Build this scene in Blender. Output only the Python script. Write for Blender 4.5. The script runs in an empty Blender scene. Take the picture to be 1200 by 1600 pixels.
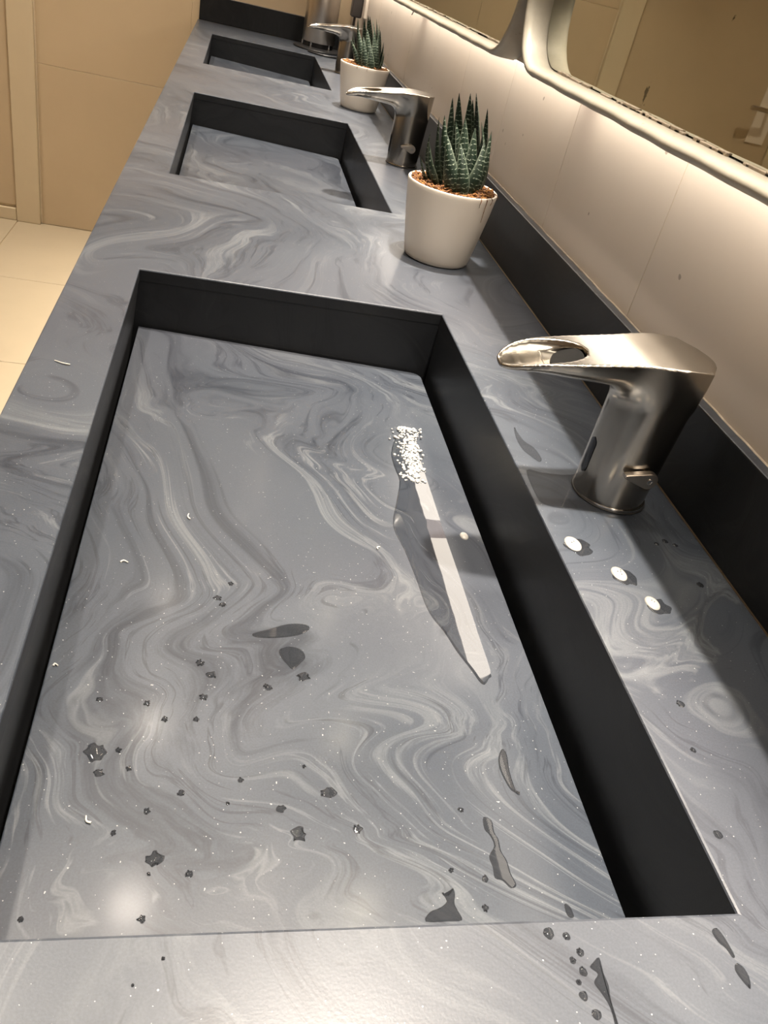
import bpy, bmesh, math, random
import numpy as np
from mathutils import Vector, Matrix

random.seed(7)
scene = bpy.context.scene
COL = scene.collection
T = 0.88            # height of the countertop above the floor

# ------------------------------------------------------------------ camera
cam_data = bpy.data.cameras.new('camera')
cam = bpy.data.objects.new('camera', cam_data)
COL.objects.link(cam)
cam.location = (0.08429, -0.21370, 0.34169 + T)
cam.rotation_mode = 'XYZ'
cam.rotation_euler = (0.9586, -0.2068, -0.1401)
cam_data.sensor_fit = 'VERTICAL'
cam_data.sensor_height = 36.0
cam_data.lens = 1239.3 / 1600.0 * 36.0
cam_data.clip_start = 0.01
scene.camera = cam

# ------------------------------------------------------------------ world, exposure
world = bpy.data.worlds.new('world')
scene.world = world
world.use_nodes = True
world.node_tree.nodes['Background'].inputs[0].default_value = (1.0, 0.92, 0.82, 1)
world.node_tree.nodes['Background'].inputs[1].default_value = 0.02
scene.cycles.max_bounces = 8
scene.cycles.diffuse_bounces = 4
scene.cycles.glossy_bounces = 5
vs = scene.view_settings
vs.view_transform = 'Standard'
vs.look = 'None'
vs.exposure = 0.0
vs.gamma = 1.0
vs.use_curve_mapping = False

LED_RADIANCE = 7.0       # light strip under the upper wall panel
LED_COLOR = (1.0, 0.89, 0.76, 1)
LAMP_POWER = (1.6, 9.5, 6.0, 7.0)  # recessed ceiling downlights, watts each: over the countertop, by the mirrors, added fill over the floor, added fill by the door
LAMP_COLOR = (1.0, 0.89, 0.76, 1)

# ------------------------------------------------------------------ measures (metres; z relative to the countertop)
XE, W, XB, XW = -0.067, 0.36, 0.4988, 0.512
HB = 0.086
YN, YE, YW = -1.0, 3.405, 3.418
SINKS = [(-0.0443, 0.7016), (1.1293, 1.8664), (2.3264, 3.0452)]
ZL, ZR, XR = -0.068, -0.0817, 0.3502     # drain panel: left height, right height, right edge
XU = 0.466                                # front of upper wall panel
ZU = 0.2615
FLOOR, CEIL = -0.88, 1.67

# ------------------------------------------------------------------ helpers
def link(o, parent=None):
    COL.objects.link(o)
    if parent is not None:
        o.parent = parent
    return o

def tag(o, label=None, cat=None, group=None, kind=None):
    if label: o['label'] = label
    if cat: o['category'] = cat
    if group: o['group'] = group
    if kind: o['kind'] = kind
    return o

def empty(name, loc=(0, 0, 0)):
    o = bpy.data.objects.new(name, None)
    o.empty_display_size = 0.05
    o.location = (loc[0], loc[1], loc[2] + T)
    return link(o)

def smooth_by_angle(me, deg=40):
    if not me.polygons:
        return
    me.polygons.foreach_set('use_smooth', [True] * len(me.polygons))
    try:
        me.set_sharp_from_angle(angle=math.radians(deg))
    except Exception:
        pass

def obj(name, bm, mat, parent=None, smooth=None, loc=None):
    """link a bmesh as one mesh object; top-level z is lifted by T"""
    me = bpy.data.meshes.new(name)
    bmesh.ops.recalc_face_normals(bm, faces=bm.faces)
    bm.to_mesh(me); bm.free()
    me.materials.append(mat)
    if smooth is not None:
        smooth_by_angle(me, smooth)
    o = bpy.data.objects.new(name, me)
    link(o, parent)
    if parent is None:
        l = loc or (0, 0, 0)
        o.location = (l[0], l[1], l[2] + T)
    elif loc:
        o.location = loc
    return o

def box(bm, x0, x1, y0, y1, z0, z1, bevel=0.0, seg=2):
    b = bmesh.new()
    v = [b.verts.new((x, y, z)) for x in (x0, x1) for y in (y0, y1) for z in (z0, z1)]
    for f in ((0, 1, 3, 2), (4, 6, 7, 5), (0, 4, 5, 1), (2, 3, 7, 6), (0, 2, 6, 4), (1, 5, 7, 3)):
        b.faces.new([v[i] for i in f])
    bmesh.ops.recalc_face_normals(b, faces=b.faces)
    if bevel:
        bmesh.ops.bevel(b, geom=b.edges[:], offset=bevel, segments=seg, affect='EDGES', profile=0.5)
    me = bpy.data.meshes.new('tmp'); b.to_mesh(me); b.free()
    bm.from_mesh(me); bpy.data.meshes.remove(me)
    return bm

def B(*a, **k):
    return box(bmesh.new(), *a, **k)

def lathe(prof, n=48, bm=None, center=(0, 0)):
    bm = bm or bmesh.new()
    rings = []
    for r, z in prof:
        if r < 1e-6:
            rings.append([bm.verts.new((center[0], center[1], z))])
        else:
            rings.append([bm.verts.new((center[0] + r * math.cos(2 * math.pi * i / n), center[1] + r * math.sin(2 * math.pi * i / n), z)) for i in range(n)])
    for a, b in zip(rings, rings[1:]):
        for i in range(n):
            j = (i + 1) % n
            if len(a) == 1 and len(b) == 1: continue
            if len(a) == 1: bm.faces.new((a[0], b[i], b[j]))
            elif len(b) == 1: bm.faces.new((a[i], a[j], b[0]))
            else: bm.faces.new((a[i], a[j], b[j], b[i]))
    return bm

def tube(bm, pts, r, n=8, r_end=None):
    pts = [Vector(p) for p in pts]
    rings = []
    for k, p in enumerate(pts):
        d = (pts[min(k + 1, len(pts) - 1)] - pts[max(k - 1, 0)]).normalized()
        a = d.orthogonal().normalized() if abs(d.z) > 0.95 else d.cross(Vector((0, 0, 1))).normalized()
        b = d.cross(a)
        rr = r if r_end is None else r + (r_end - r) * k / (len(pts) - 1)
        rings.append([bm.verts.new(p + rr * (math.cos(2 * math.pi * i / n) * a + math.sin(2 * math.pi * i / n) * b)) for i in range(n)])
    for a, b in zip(rings, rings[1:]):
        for i in range(n):
            bm.faces.new((a[i], a[(i + 1) % n], b[(i + 1) % n], b[i]))
    bm.faces.new(rings[0][::-1]); bm.faces.new(rings[-1])
    return bm

# ------------------------------------------------------------------ materials
class N:
    """small node builder"""
    def __init__(self, name):
        self.m = bpy.data.materials.new(name)
        self.m.use_nodes = True
        self.t = self.m.node_tree
        self.p = self.t.nodes['Principled BSDF']
        self.out = self.t.nodes['Material Output']
    def n(self, typ, **kw):
        nd = self.t.nodes.new(typ)
        for k, v in kw.items():
            if k.startswith('_'): setattr(nd, k[1:], v)
            else: self.set(nd.inputs[k.replace('__', ' ')], v)
        return nd
    def set(self, sock, v):
        if isinstance(v, bpy.types.NodeSocket): self.t.links.new(v, sock)
        else: sock.default_value = v
    def pr(self, **kw):
        for k, v in kw.items():
            self.set(self.p.inputs[k.replace('__', ' ')], v)
    def noise(self, vec, scale, detail=2.0, rough=0.5, dist=0.0):
        nd = self.n('ShaderNodeTexNoise', Scale=scale, Detail=detail, Roughness=rough, Distortion=dist)
        if vec is not None: self.set(nd.inputs['Vector'], vec)
        return nd
    def math(self, op, a, b=None, clamp=False):
        nd = self.t.nodes.new('ShaderNodeMath'); nd.operation = op; nd.use_clamp = clamp
        self.set(nd.inputs[0], a)
        if b is not None: self.set(nd.inputs[1], b)
        return nd.outputs[0]
    def vmath(self, op, a, b=None, scale=None):
        nd = self.t.nodes.new('ShaderNodeVectorMath'); nd.operation = op
        self.set(nd.inputs[0], a)
        if b is not None: self.set(nd.inputs[1], b)
        if scale is not None: self.set(nd.inputs['Scale'], scale)
        return nd.outputs[0]
    def ramp(self, fac, stops, interp='LINEAR'):
        nd = self.t.nodes.new('ShaderNodeValToRGB'); cr = nd.color_ramp; cr.interpolation = interp
        while len(cr.elements) < len(stops): cr.elements.new(0.5)
        for e, (p, c) in zip(cr.elements, stops):
            e.position = p
            e.color = (c, c, c, 1) if isinstance(c, (int, float)) else (*c[:3], 1)
        self.set(nd.inputs[0], fac)
        return nd.outputs[0]
    def mix(self, fac, a, b, blend='MIX'):
        nd = self.t.nodes.new('ShaderNodeMix'); nd.data_type = 'RGBA'; nd.blend_type = blend
        self.set(nd.inputs[0], fac); self.set(nd.inputs[6], a); self.set(nd.inputs[7], b)
        return nd.outputs[2]
    def bump(self, h, strength=0.3, dist=0.001, normal=None):
        nd = self.n('ShaderNodeBump', Strength=strength, Distance=dist)
        self.set(nd.inputs['Height'], h)
        if normal is not None: self.set(nd.inputs['Normal'], normal)
        return nd.outputs[0]
    @property
    def pos(self):
        return self.n('ShaderNodeNewGeometry').outputs['Position']
    @property
    def oco(self):
        return self.n('ShaderNodeTexCoord').outputs['Object']

def rgb(r, g, b): return (r, g, b, 1)

def marble(name, offset=(0, 0, 0), rough=0.30, gain=0.95, specks=True, wet=False, coat=0.22):
    k = N(name)
    P = k.vmath('ADD', k.pos, offset)
    def warp(q, scale, amt, det=1.0):
        w = k.vmath('SCALE', k.vmath('SUBTRACT', k.noise(q, scale, det).outputs['Color'], (0.5, 0.5, 0.5)), scale=amt)
        return k.vmath('ADD', q, w)
    P2 = warp(P, 2.9, 0.50)
    P3 = warp(P2, 6.5, 0.17)
    P4 = warp(P3, 15.0, 0.040)
    # stirred pigment: one warped coordinate drives bands of every width
    dt = k.t.nodes.new('ShaderNodeVectorMath'); dt.operation = 'DOT_PRODUCT'
    k.set(dt.inputs[0], P4); k.set(dt.inputs[1], (0.70, 0.45, 0.56))
    v = dt.outputs['Value']
    cb = k.n('ShaderNodeCombineXYZ'); k.set(cb.inputs[0], k.math('MULTIPLY', v, 1.0))
    bandv = k.vmath('ADD', cb.outputs[0], k.vmath('SCALE', P4, scale=0.10))
    f1 = k.noise(bandv, 24.0, 6.0, 0.68).outputs['Fac']
    fil = k.ramp(f1, [(0.545, 0.0), (0.60, 1.0), (0.625, 0.25), (0.68, 0.9), (0.74, 0.3)])
    f2 = k.noise(bandv, 80.0, 3.0, 0.6).outputs['Fac']
    thin = k.ramp(f2, [(0.60, 0.0), (0.66, 1.0), (0.70, 0.0)])
    mask = k.ramp(k.noise(P2, 4.2, 2.0).outputs['Fac'], [(0.36, 0.12), (0.62, 1.0)])
    dark = k.ramp(f1, [(0.34, 1.0), (0.46, 0.0)])
    cloud = k.ramp(k.noise(P2, 3.2, 2.0, 0.5).outputs['Fac'], [(0.32, 0.0), (0.68, 1.0)])
    base = k.mix(cloud, rgb(.042, .049, .061), rgb(.066, .073, .086))
    base = k.mix(k.math('MULTIPLY', dark, 0.75), base, rgb(.018, .022, .030))
    base = k.mix(k.math('MULTIPLY', k.math('MULTIPLY', fil, mask), 0.62), base, rgb(.140, .148, .155))
    base = k.mix(k.math('MULTIPLY', k.math('MULTIPLY', thin, mask), 0.42), base, rgb(.180, .186, .190))
    dthin = k.ramp(f2, [(0.33, 0.0), (0.375, 1.0), (0.42, 0.0)])
    base = k.mix(k.math('MULTIPLY', dthin, 0.55), base, rgb(.014, .017, .024))
    warm = k.ramp(k.noise(P, 3.1, 1.0).outputs['Fac'], [(0.45, 0.0), (0.7, 1.0)])
    base = k.mix(k.math('MULTIPLY', warm, 0.30), base, rgb(.055, .052, .060))
    fine = k.noise(k.pos, 900.0, 2.0).outputs['Fac']
    base = k.mix(0.35, base, k.ramp(fine, [(0.3, (.5, .5, .5)), (0.7, (1.0, 1.0, 1.0))]), 'MULTIPLY')
    if specks:
        sp = k.ramp(k.noise(k.pos, 700.0, 0.0).outputs['Fac'], [(0.83, 0.0), (0.85, 1.0)])
        base = k.mix(sp, base, rgb(.28, .28, .27))
    base = k.mix(1.0, base, rgb(gain * .98, gain * 1.01, gain * 1.04), 'MULTIPLY')
    smear = k.noise(P, 9.0, 5.0, 0.6).outputs['Fac']
    r = k.math('ADD', k.math('MULTIPLY', smear, 0.08), rough - 0.04)
    b = k.bump(k.noise(k.pos, 700.0, 2.0).outputs['Fac'], 0.10, 0.0004)
    if wet:
        k.pr(Base__Color=base, Roughness=0.012, IOR=1.75, Normal=k.bump(k.noise(k.pos, 34.0, 1.0).outputs['Fac'], 0.03, 0.002))
        return k.m
    k.pr(Base__Color=base, Roughness=r, Normal=b, IOR=1.45, Coat__Weight=coat, Coat__Roughness=0.13, Coat__IOR=1.45)
    return k.m

M = {}
M['counter'] = marble('marbled_grey_stone', rough=0.34, coat=0.14)
M['panel'] = marble('marbled_panel_stone', (3.1, 1.7, 0.4), rough=0.30, gain=0.80)
M['shaded_stone'] = marble('shade_darkened_stone', (5.0, 0.3, 2.2), rough=0.45, gain=0.14, specks=False, coat=0.08)  # same marble darkened: shade of basin sides and backsplash put into the colour

def plain(name, col, rough=0.5, metallic=0.0, var=0.06, scale=8.0, bump=0.0, bscale=300.0, **kw):
    k = N(name)
    nz = k.noise(k.pos, scale, 4.0, 0.6).outputs['Fac']
    c = k.mix(nz, rgb(*[x * (1 - var) for x in col]), rgb(*[min(1, x * (1 + var)) for x in col]))
    k.pr(Base__Color=c, Roughness=rough, Metallic=metallic, **kw)
    if bump:
        k.pr(Normal=k.bump(k.noise(k.pos, bscale, 3.0).outputs['Fac'], bump, 0.001))
    return k.m

def wall_mat(name, col, rough=0.55):
    k = N(name)
    nz = k.noise(k.pos, 6.0, 5.0, 0.6).outputs['Fac']
    c = k.mix(nz, rgb(*[x * .93 for x in col]), rgb(*[x * 1.05 for x in col]))
    st = k.ramp(k.noise(k.pos, 26.0, 1.0).outputs['Fac'], [(0.78, 0.0), (0.86, 1.0)])
    c = k.mix(k.math('MULTIPLY', st, 0.16), c, rgb(col[0] * .6, col[1] * .58, col[2] * .52))
    dot = k.ramp(k.noise(k.pos, 70.0, 0.0).outputs['Fac'], [(0.845, 0.0), (0.86, 1.0)])
    c = k.mix(k.math('MULTIPLY', dot, 0.6), c, rgb(.12, .09, .06))
    k.pr(Base__Color=c, Roughness=rough, Normal=k.bump(k.noise(k.pos, 90.0, 4.0).outputs['Fac'], 0.06, 0.001))
    return k.m

M['wall_r'] = wall_mat('cream_wall_tile', (.61, .54, .465), 0.5)
M['wall_up'] = wall_mat('pale_upper_wall', (.60, .53, .47), 0.55)
M['wall_far'] = plain('beige_wall_tile', (.56, .445, .295), 0.45, var=.06, scale=5)
M['wall_room'] = wall_mat('beige_room_wall', (.50, .40, .26), 0.6)
M['grout'] = plain('pale_grout', (.70, .60, .45), 0.8, scale=60, var=.2)
M['floor'] = plain('cream_floor_tile', (.42, .35, .245), 0.34, scale=5, var=.08, bump=.03, bscale=40)
M['floor_grout'] = plain('tan_floor_grout', (.38, .29, .17), 0.85)
M['ceiling'] = plain('white_ceiling', (.80, .77, .70), 0.8)
M['door'] = plain('beige_door_paint', (.53, .42, .28), 0.5)
M['door_frame'] = plain('pale_frame_paint', (.62, .52, .36), 0.5, bump=.08, bscale=120)
M['black'] = plain('black_plastic', (.012, .012, .013), 0.35)
M['rubber'] = plain('black_rubber', (.015, .014, .013), 0.6)
M['darkgap'] = plain('dark_gap', (.02, .016, .012), 0.8)
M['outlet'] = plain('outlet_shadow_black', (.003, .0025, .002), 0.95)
M['brown'] = plain('dark_brown_plastic', (.030, .024, .021), 0.4)
M['white_plastic'] = plain('white_plastic', (.78, .70, .60), 0.45)
M['sealant'] = plain('stained_sealant', (.36, .30, .23), 0.7, scale=90, var=.5, bump=.3, bscale=220)

def metal(name, col, rough, stain=0.25):
    k = N(name)
    P = k.oco
    nz = k.noise(P, 30.0, 5.0, 0.6).outputs['Fac']
    c = k.mix(k.math('MULTIPLY', k.ramp(nz, [(0.40, 0.0), (0.72, 1.0)]), stain), rgb(*col), rgb(col[0] * .62, col[1] * .57, col[2] * .48))
    st = k.noise(k.vmath('MULTIPLY', P, (1.0, 1.0, 18.0)), 160.0, 2.0).outputs['Fac']
    r = k.math('ADD', k.math('MULTIPLY', nz, 0.14), rough - 0.05)
    k.pr(Base__Color=c, Metallic=1.0, Roughness=r, Normal=k.bump(st, 0.02, 0.0003))
    return k.m

M['nickel'] = metal('brushed_nickel', (.42, .39, .345), 0.19, 0.2)
M['steel'] = plain('brushed_steel', (.62, .57, .51), 0.30, 1.0, var=.03)
M['chrome'] = plain('polished_chrome', (.75, .74, .72), 0.08, 1.0, var=.02)
M['lens'] = plain('sensor_lens', (.008, .006, .006), 0.08)

def frame_paint():
    k = N('chipped_cream_paint')
    nz = k.noise(k.pos, 40.0, 6.0, 0.65).outputs['Fac']
    c = k.mix(nz, rgb(.33, .305, .25), rgb(.46, .43, .36))
    chip = k.ramp(k.noise(k.pos, 75.0, 5.0, 0.7).outputs['Fac'], [(0.66, 0.0), (0.69, 1.0)])
    c = k.mix(k.math('MULTIPLY', chip, .6), c, rgb(.22, .17, .10))
    k.pr(Base__Color=c, Roughness=0.36, Normal=k.bump(k.noise(k.pos, 55.0, 4.0, .6).outputs['Fac'], 0.18, 0.003))
    return k.m
M['frame'] = frame_paint()

def mirror_glass():
    k = N('aged_mirror_glass')
    g = k.n('ShaderNodeBsdfGlossy', Color=rgb(.56, .56, .50), Roughness=0.015)
    stain = k.ramp(k.noise(k.pos, 23.0, 5.0, 0.62).outputs['Fac'], [(0.685, 0.0), (0.71, 1.0)])
    d = k.n('ShaderNodeBsdfDiffuse', Color=rgb(.06, .05, .03))
    mx = k.n('ShaderNodeMixShader')
    k.set(mx.inputs[0], k.math('MULTIPLY', stain, 0.75)); k.set(mx.inputs[1], g.outputs[0]); k.set(mx.inputs[2], d.outputs[0])
    k.set(k.out.inputs['Surface'], mx.outputs[0])
    return k.m
M['mirror'] = mirror_glass()

def emit(name, col, strength):
    k = N(name)
    e = k.n('ShaderNodeEmission', Color=col, Strength=strength)
    k.set(k.out.inputs['Surface'], e.outputs[0])
    return k.m
M['led'] = emit('warm_led_light', LED_COLOR, LED_RADIANCE)
M['led_dim'] = emit('dim_led_light', (1.0, 0.80, 0.70, 1), 2.0)
M['lamp'] = emit('warm_lamp_light', LAMP_COLOR, 8.0)

def water(name, alpha=0.55, ripple=0.0, col=(.020, .022, .026)):
    k = N(name)
    k.pr(Base__Color=rgb(*col), Roughness=0.02, IOR=1.45, Alpha=alpha)
    if ripple:
        k.pr(Normal=k.bump(k.noise(k.pos, 26.0, 2.0).outputs['Fac'], ripple, 0.002))
    return k.m
M['water'] = water('thin_water', 0.68, 0.0)
M['clear_water'] = water('clear_water', 0.38, 0.05)
M['puddle'] = marble('puddle_over_stone', (3.1, 1.7, 0.4), rough=0.02, gain=0.55, specks=False, wet=True)
M['foam'] = plain('soap_foam', (.42, .41, .38), 0.25)
M['soapdrop'] = plain('milky_soap', (.30, .29, .265), 0.25, scale=400, var=.2)
M['scrap'] = plain('white_scrap', (.45, .43, .38), 0.7)
M['pot'] = plain('cream_glazed_ceramic', (.66, .60, .52), 0.38, var=.04, scale=14, bump=.03, bscale=60)

def moss():
    k = N('orange_brown_moss')
    nz = k.noise(k.pos, 160.0, 3.0, 0.7).outputs['Fac']
    c = k.ramp(nz, [(0.30, (.025, .007, .002)), (0.5, (.13, .046, .006)), (0.72, (.30, .145, .022))])
    k.pr(Base__Color=c, Roughness=0.8)
    return k.m
M['moss'] = moss()

def leaf_mat():
    k = N('banded_succulent_leaf')
    P = k.oco
    sep = k.n('ShaderNodeSeparateXYZ'); k.set(sep.inputs[0], P)
    x, y, z = sep.outputs
    oi = k.n('ShaderNodeObjectInfo').outputs['Random']
    wob = k.noise(P, 130.0, 2.0).outputs['Fac']
    ph = k.math('ADD', k.math('MULTIPLY', z, 1050.0), k.math('ADD', k.math('MULTIPLY', wob, 9.0), k.math('MULTIPLY', oi, 6.0)))
    band = k.ramp(k.math('SINE', ph), [(0.72, 0.0), (0.92, 1.0)])
    brk = k.ramp(k.noise(P, 420.0, 1.0).outputs['Fac'], [(0.42, 0.0), (0.52, 1.0)])
    m = k.math('MULTIPLY', band, brk)
    edge = k.n('ShaderNodeAttribute', _attribute_name='edge').outputs['Fac']
    m = k.math('MAXIMUM', k.math('MULTIPLY', m, 0.75), k.math('MULTIPLY', k.math('POWER', edge, 5.0), 0.55))
    g = k.mix(k.noise(P, 35.0, 2.0).outputs['Fac'], rgb(.0028, .0090, .0048), rgb(.0085, .0230, .0105))
    c = k.mix(m, g, rgb(.22, .265, .20))
    k.pr(Base__Color=c, Roughness=0.5, Specular__IOR__Level=0.3, Normal=k.bump(m, 0.4, 0.0008))
    return k.m
M['leaf'] = leaf_mat()

# ------------------------------------------------------------------ traced outlines (metres on the surface they lie on)
PUDDLE= [(0.3048,0.5433),(0.3147,0.5391),(0.3121,0.4878),(0.3120,0.4451),(0.3123,0.3983),(0.3125,0.3487),(0.3133,0.3014),(0.3136,0.2595),(0.3136,0.2198),(0.3139,0.1832),(0.3107,0.1771),(0.3053,0.1703),(0.3016,0.1738),(0.2983,0.1837),(0.2909,0.2015),(0.2875,0.2128),(0.2837,0.2251),(0.2777,0.2382),(0.2741,0.2544),(0.2719,0.2851),(0.2679,0.3234),(0.2624,0.3580),(0.2717,0.3974),(0.2810,0.4357),(0.2795,0.4612),(0.2802,0.4886),(0.2902,0.5214)]
STREAKS=[ [(0.2761,0.0594),(0.2812,0.0572),(0.2808,0.0493),(0.2824,0.0442),(0.2820,0.0366),(0.2841,0.0304),(0.2843,0.0224),(0.2859,0.0153),(0.2817,0.0134),(0.2777,0.0180),(0.2733,0.0196),(0.2738,0.0259),(0.2732,0.0332),(0.2783,0.0399),(0.2773,0.0471),(0.2748,0.0510)],
 [(0.2384,0.0109),(0.2417,0.0097),(0.2457,0.0138),(0.2463,0.0097),(0.2448,0.0045),(0.2461,0.0002),(0.2472,-0.0048),(0.2388,-0.0054),(0.2258,-0.0053),(0.2294,-0.0000),(0.2359,0.0024),(0.2405,0.0060)],
 [(0.3131,0.0040),(0.3159,0.0025),(0.3166,-0.0035),(0.3135,-0.0042),(0.3122,-0.0009)],
 [(0.3039,0.1126),(0.3058,0.1074),(0.3040,0.0944),(0.3042,0.0792),(0.3064,0.0773),(0.3014,0.0791),(0.2988,0.0858),(0.2972,0.0967),(0.2992,0.1060)],
 [(0.1328,0.2049),(0.1446,0.2108),(0.1591,0.2179),(0.1728,0.2188),(0.1749,0.2136),(0.1658,0.2066),(0.1491,0.2021),(0.1351,0.2013)],
 [(0.1515,0.1902),(0.1591,0.1948),(0.1675,0.1925),(0.1703,0.1852),(0.1667,0.1793),(0.1609,0.1727),(0.1574,0.1760),(0.1531,0.1829)] ]
DROPS=[ (0.1679,0.1667,0.0051),(0.1049,0.1630,0.0038),(0.0964,0.1727,0.0034),(0.0363,0.1363,0.0023),(0.0397,0.0969,0.0068),(0.0524,0.0989,0.0022),(0.0438,0.0829,0.0032),(0.0597,0.0862,0.0022),(0.0907,0.0705,0.0025),(0.0725,0.0584,0.0024),(0.0564,0.0448,0.0020),(0.0793,0.0298,0.0050),(0.0771,0.0215,0.0013),(0.0978,0.0216,0.0023),(0.0762,-0.0020,0.0025),(0.0195,-0.0016,0.0017),(0.1003,0.1427,0.0033),(0.0967,0.1246,0.0024),(0.0771,0.1234,0.0027),(0.0654,0.1353,0.0027),(0.1248,0.0808,0.0023),(0.1175,0.0649,0.0015),(0.1486,0.0620,0.0030),(0.1584,0.0460,0.0056),(0.1780,0.0737,0.0052),(0.1939,0.0499,0.0031),(0.1640,0.0920,0.0016),(0.1434,0.1548,0.0031),(0.1105,0.2326,0.0029),(0.1412,0.1558,0.0022),(0.2471,0.0242,0.0020),(0.2671,0.0192,0.0024),(0.2627,0.0018,0.0023),(0.1065,0.2391,0.0034),(0.1158,0.2571,0.0025),(0.2623,0.0644,0.0022) ]
TDROPS=[ (0.2571,-0.0507,0.0031),(0.2654,-0.0524,0.0022),(0.2695,-0.0596,0.0022),(0.2648,-0.0630,0.0018),(0.2680,-0.0678,0.0024),(0.2643,-0.0721,0.0015),(0.2647,-0.0776,0.0024),(0.2679,-0.0851,0.0026),(0.3930,0.0877,0.0033),(0.3843,0.0523,0.0022),(0.3717,-0.0026,0.0031),(0.0874,-0.0547,0.0010),(0.0767,-0.0643,0.0007),(0.4544,0.2576,0.0025),(0.4643,0.2622,0.0032),(0.4719,0.2581,0.0026),(0.4698,0.2085,0.0036) ]
TFILMS=[ [(0.2739,-0.0645),(0.2780,-0.0622),(0.2776,-0.0688),(0.2780,-0.0741),(0.2769,-0.0793),(0.2765,-0.0893),(0.2761,-0.0965),(0.2741,-0.0963),(0.2751,-0.0867),(0.2749,-0.0812),(0.2731,-0.0765),(0.2715,-0.0725),(0.2747,-0.0692),(0.2720,-0.0663)],
 [(0.3411,-0.0528),(0.3446,-0.0514),(0.3462,-0.0551),(0.3470,-0.0599),(0.3472,-0.0646),(0.3455,-0.0651),(0.3443,-0.0609),(0.3418,-0.0579)],
 [(0.3461,-0.0677),(0.3487,-0.0692),(0.3496,-0.0735),(0.3475,-0.0789),(0.3460,-0.0774),(0.3445,-0.0740),(0.3439,-0.0704)],
 [(0.3671,0.3519),(0.3811,0.3512),(0.4028,0.3509),(0.4197,0.3539),(0.4073,0.3284),(0.4095,0.3094),(0.4274,0.3009),(0.4499,0.3032),(0.4634,0.3128),(0.4602,0.3029),(0.4400,0.2944),(0.4135,0.2961),(0.3840,0.2963),(0.3678,0.3003),(0.3644,0.3119)],  # wet film round the base; its straight part paints the spout's cast shadow
 [(0.3776,0.4294),(0.3795,0.4153),(0.3814,0.4039),(0.3881,0.3938),(0.3897,0.3762),(0.3848,0.3688),(0.3789,0.3786),(0.3743,0.3888),(0.3739,0.4094)] ]
SOAP=[(0.3756,0.2479,0.0082),(0.4021,0.2144,0.0074),(0.4163,0.1828,0.0067)]
LEAVES_A= [((-0.038,-0.005,0.113),(-0.056,-0.004,0.135),0.0060),
 ((-0.031,0.000,0.112),(-0.048,0.000,0.165),0.0080),
 ((-0.029,-0.020,0.116),(-0.049,-0.014,0.152),0.0070),
 ((-0.018,-0.005,0.112),(-0.042,-0.004,0.185),0.0100),
 ((-0.008,-0.015,0.114),(-0.037,-0.011,0.189),0.0110),
 ((-0.006,-0.035,0.112),(-0.031,-0.025,0.169),0.0120),
 ((-0.002,0.012,0.113),(-0.027,0.008,0.209),0.0110),
 ((0.007,0.010,0.115),(-0.020,0.007,0.216),0.0110),
 ((0.008,-0.010,0.116),(-0.019,-0.007,0.184),0.0110),
 ((0.011,0.005,0.115),(-0.006,0.003,0.219),0.0120),
 ((0.022,0.018,0.115),(0.002,0.013,0.211),0.0110),
 ((0.020,0.002,0.116),(0.001,0.001,0.221),0.0120),
 ((0.035,0.015,0.116),(0.024,0.010,0.205),0.0100),
 ((0.025,-0.020,0.114),(0.030,-0.014,0.183),0.0120),
 ((0.015,-0.032,0.113),(0.022,-0.022,0.169),0.0120),
 ((0.011,-0.025,0.113),(0.006,-0.018,0.183),0.0130),
 ((0.005,-0.018,0.114),(-0.009,-0.013,0.191),0.0130),
 ((0.037,0.000,0.114),(0.033,0.000,0.172),0.0100),
 ((0.004,-0.040,0.112),(-0.011,-0.028,0.162),0.0110),
 ((0.028,-0.005,0.116),(0.016,-0.004,0.190),0.0110)]
LEAVES_B= [((-0.011,-0.030,0.104),(-0.050,-0.021,0.156),0.0090),
 ((-0.018,0.000,0.106),(-0.044,0.000,0.173),0.0100),
 ((-0.010,-0.010,0.109),(-0.039,-0.007,0.203),0.0110),
 ((-0.005,-0.030,0.105),(-0.035,-0.021,0.181),0.0120),
 ((0.003,0.010,0.109),(-0.021,0.007,0.203),0.0110),
 ((0.006,0.000,0.111),(-0.014,0.000,0.213),0.0120),
 ((0.015,0.012,0.110),(-0.008,0.008,0.211),0.0110),
 ((0.015,-0.005,0.112),(-0.002,-0.004,0.207),0.0120),
 ((0.021,0.000,0.111),(0.008,0.000,0.210),0.0110),
 ((0.023,-0.010,0.111),(0.016,-0.007,0.200),0.0110),
 ((0.029,0.005,0.110),(0.023,0.003,0.188),0.0100),
 ((0.032,0.000,0.107),(0.036,0.000,0.164),0.0090),
 ((0.031,-0.015,0.106),(0.041,-0.010,0.141),0.0080),
 ((0.006,-0.035,0.105),(-0.014,-0.025,0.186),0.0130),
 ((0.017,-0.030,0.107),(0.004,-0.021,0.182),0.0120),
 ((-0.001,-0.040,0.103),(-0.020,-0.028,0.167),0.0110),
 ((0.023,-0.030,0.107),(0.016,-0.021,0.170),0.0110),
 ((0.010,-0.045,0.103),(-0.003,-0.032,0.159),0.0110)]
# ================================================================== the setting
def struct(name, bm, mat, label=None):
    o = obj(name, bm, mat)
    o['kind'] = 'structure'
    if label: o['label'] = label
    return o

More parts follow.
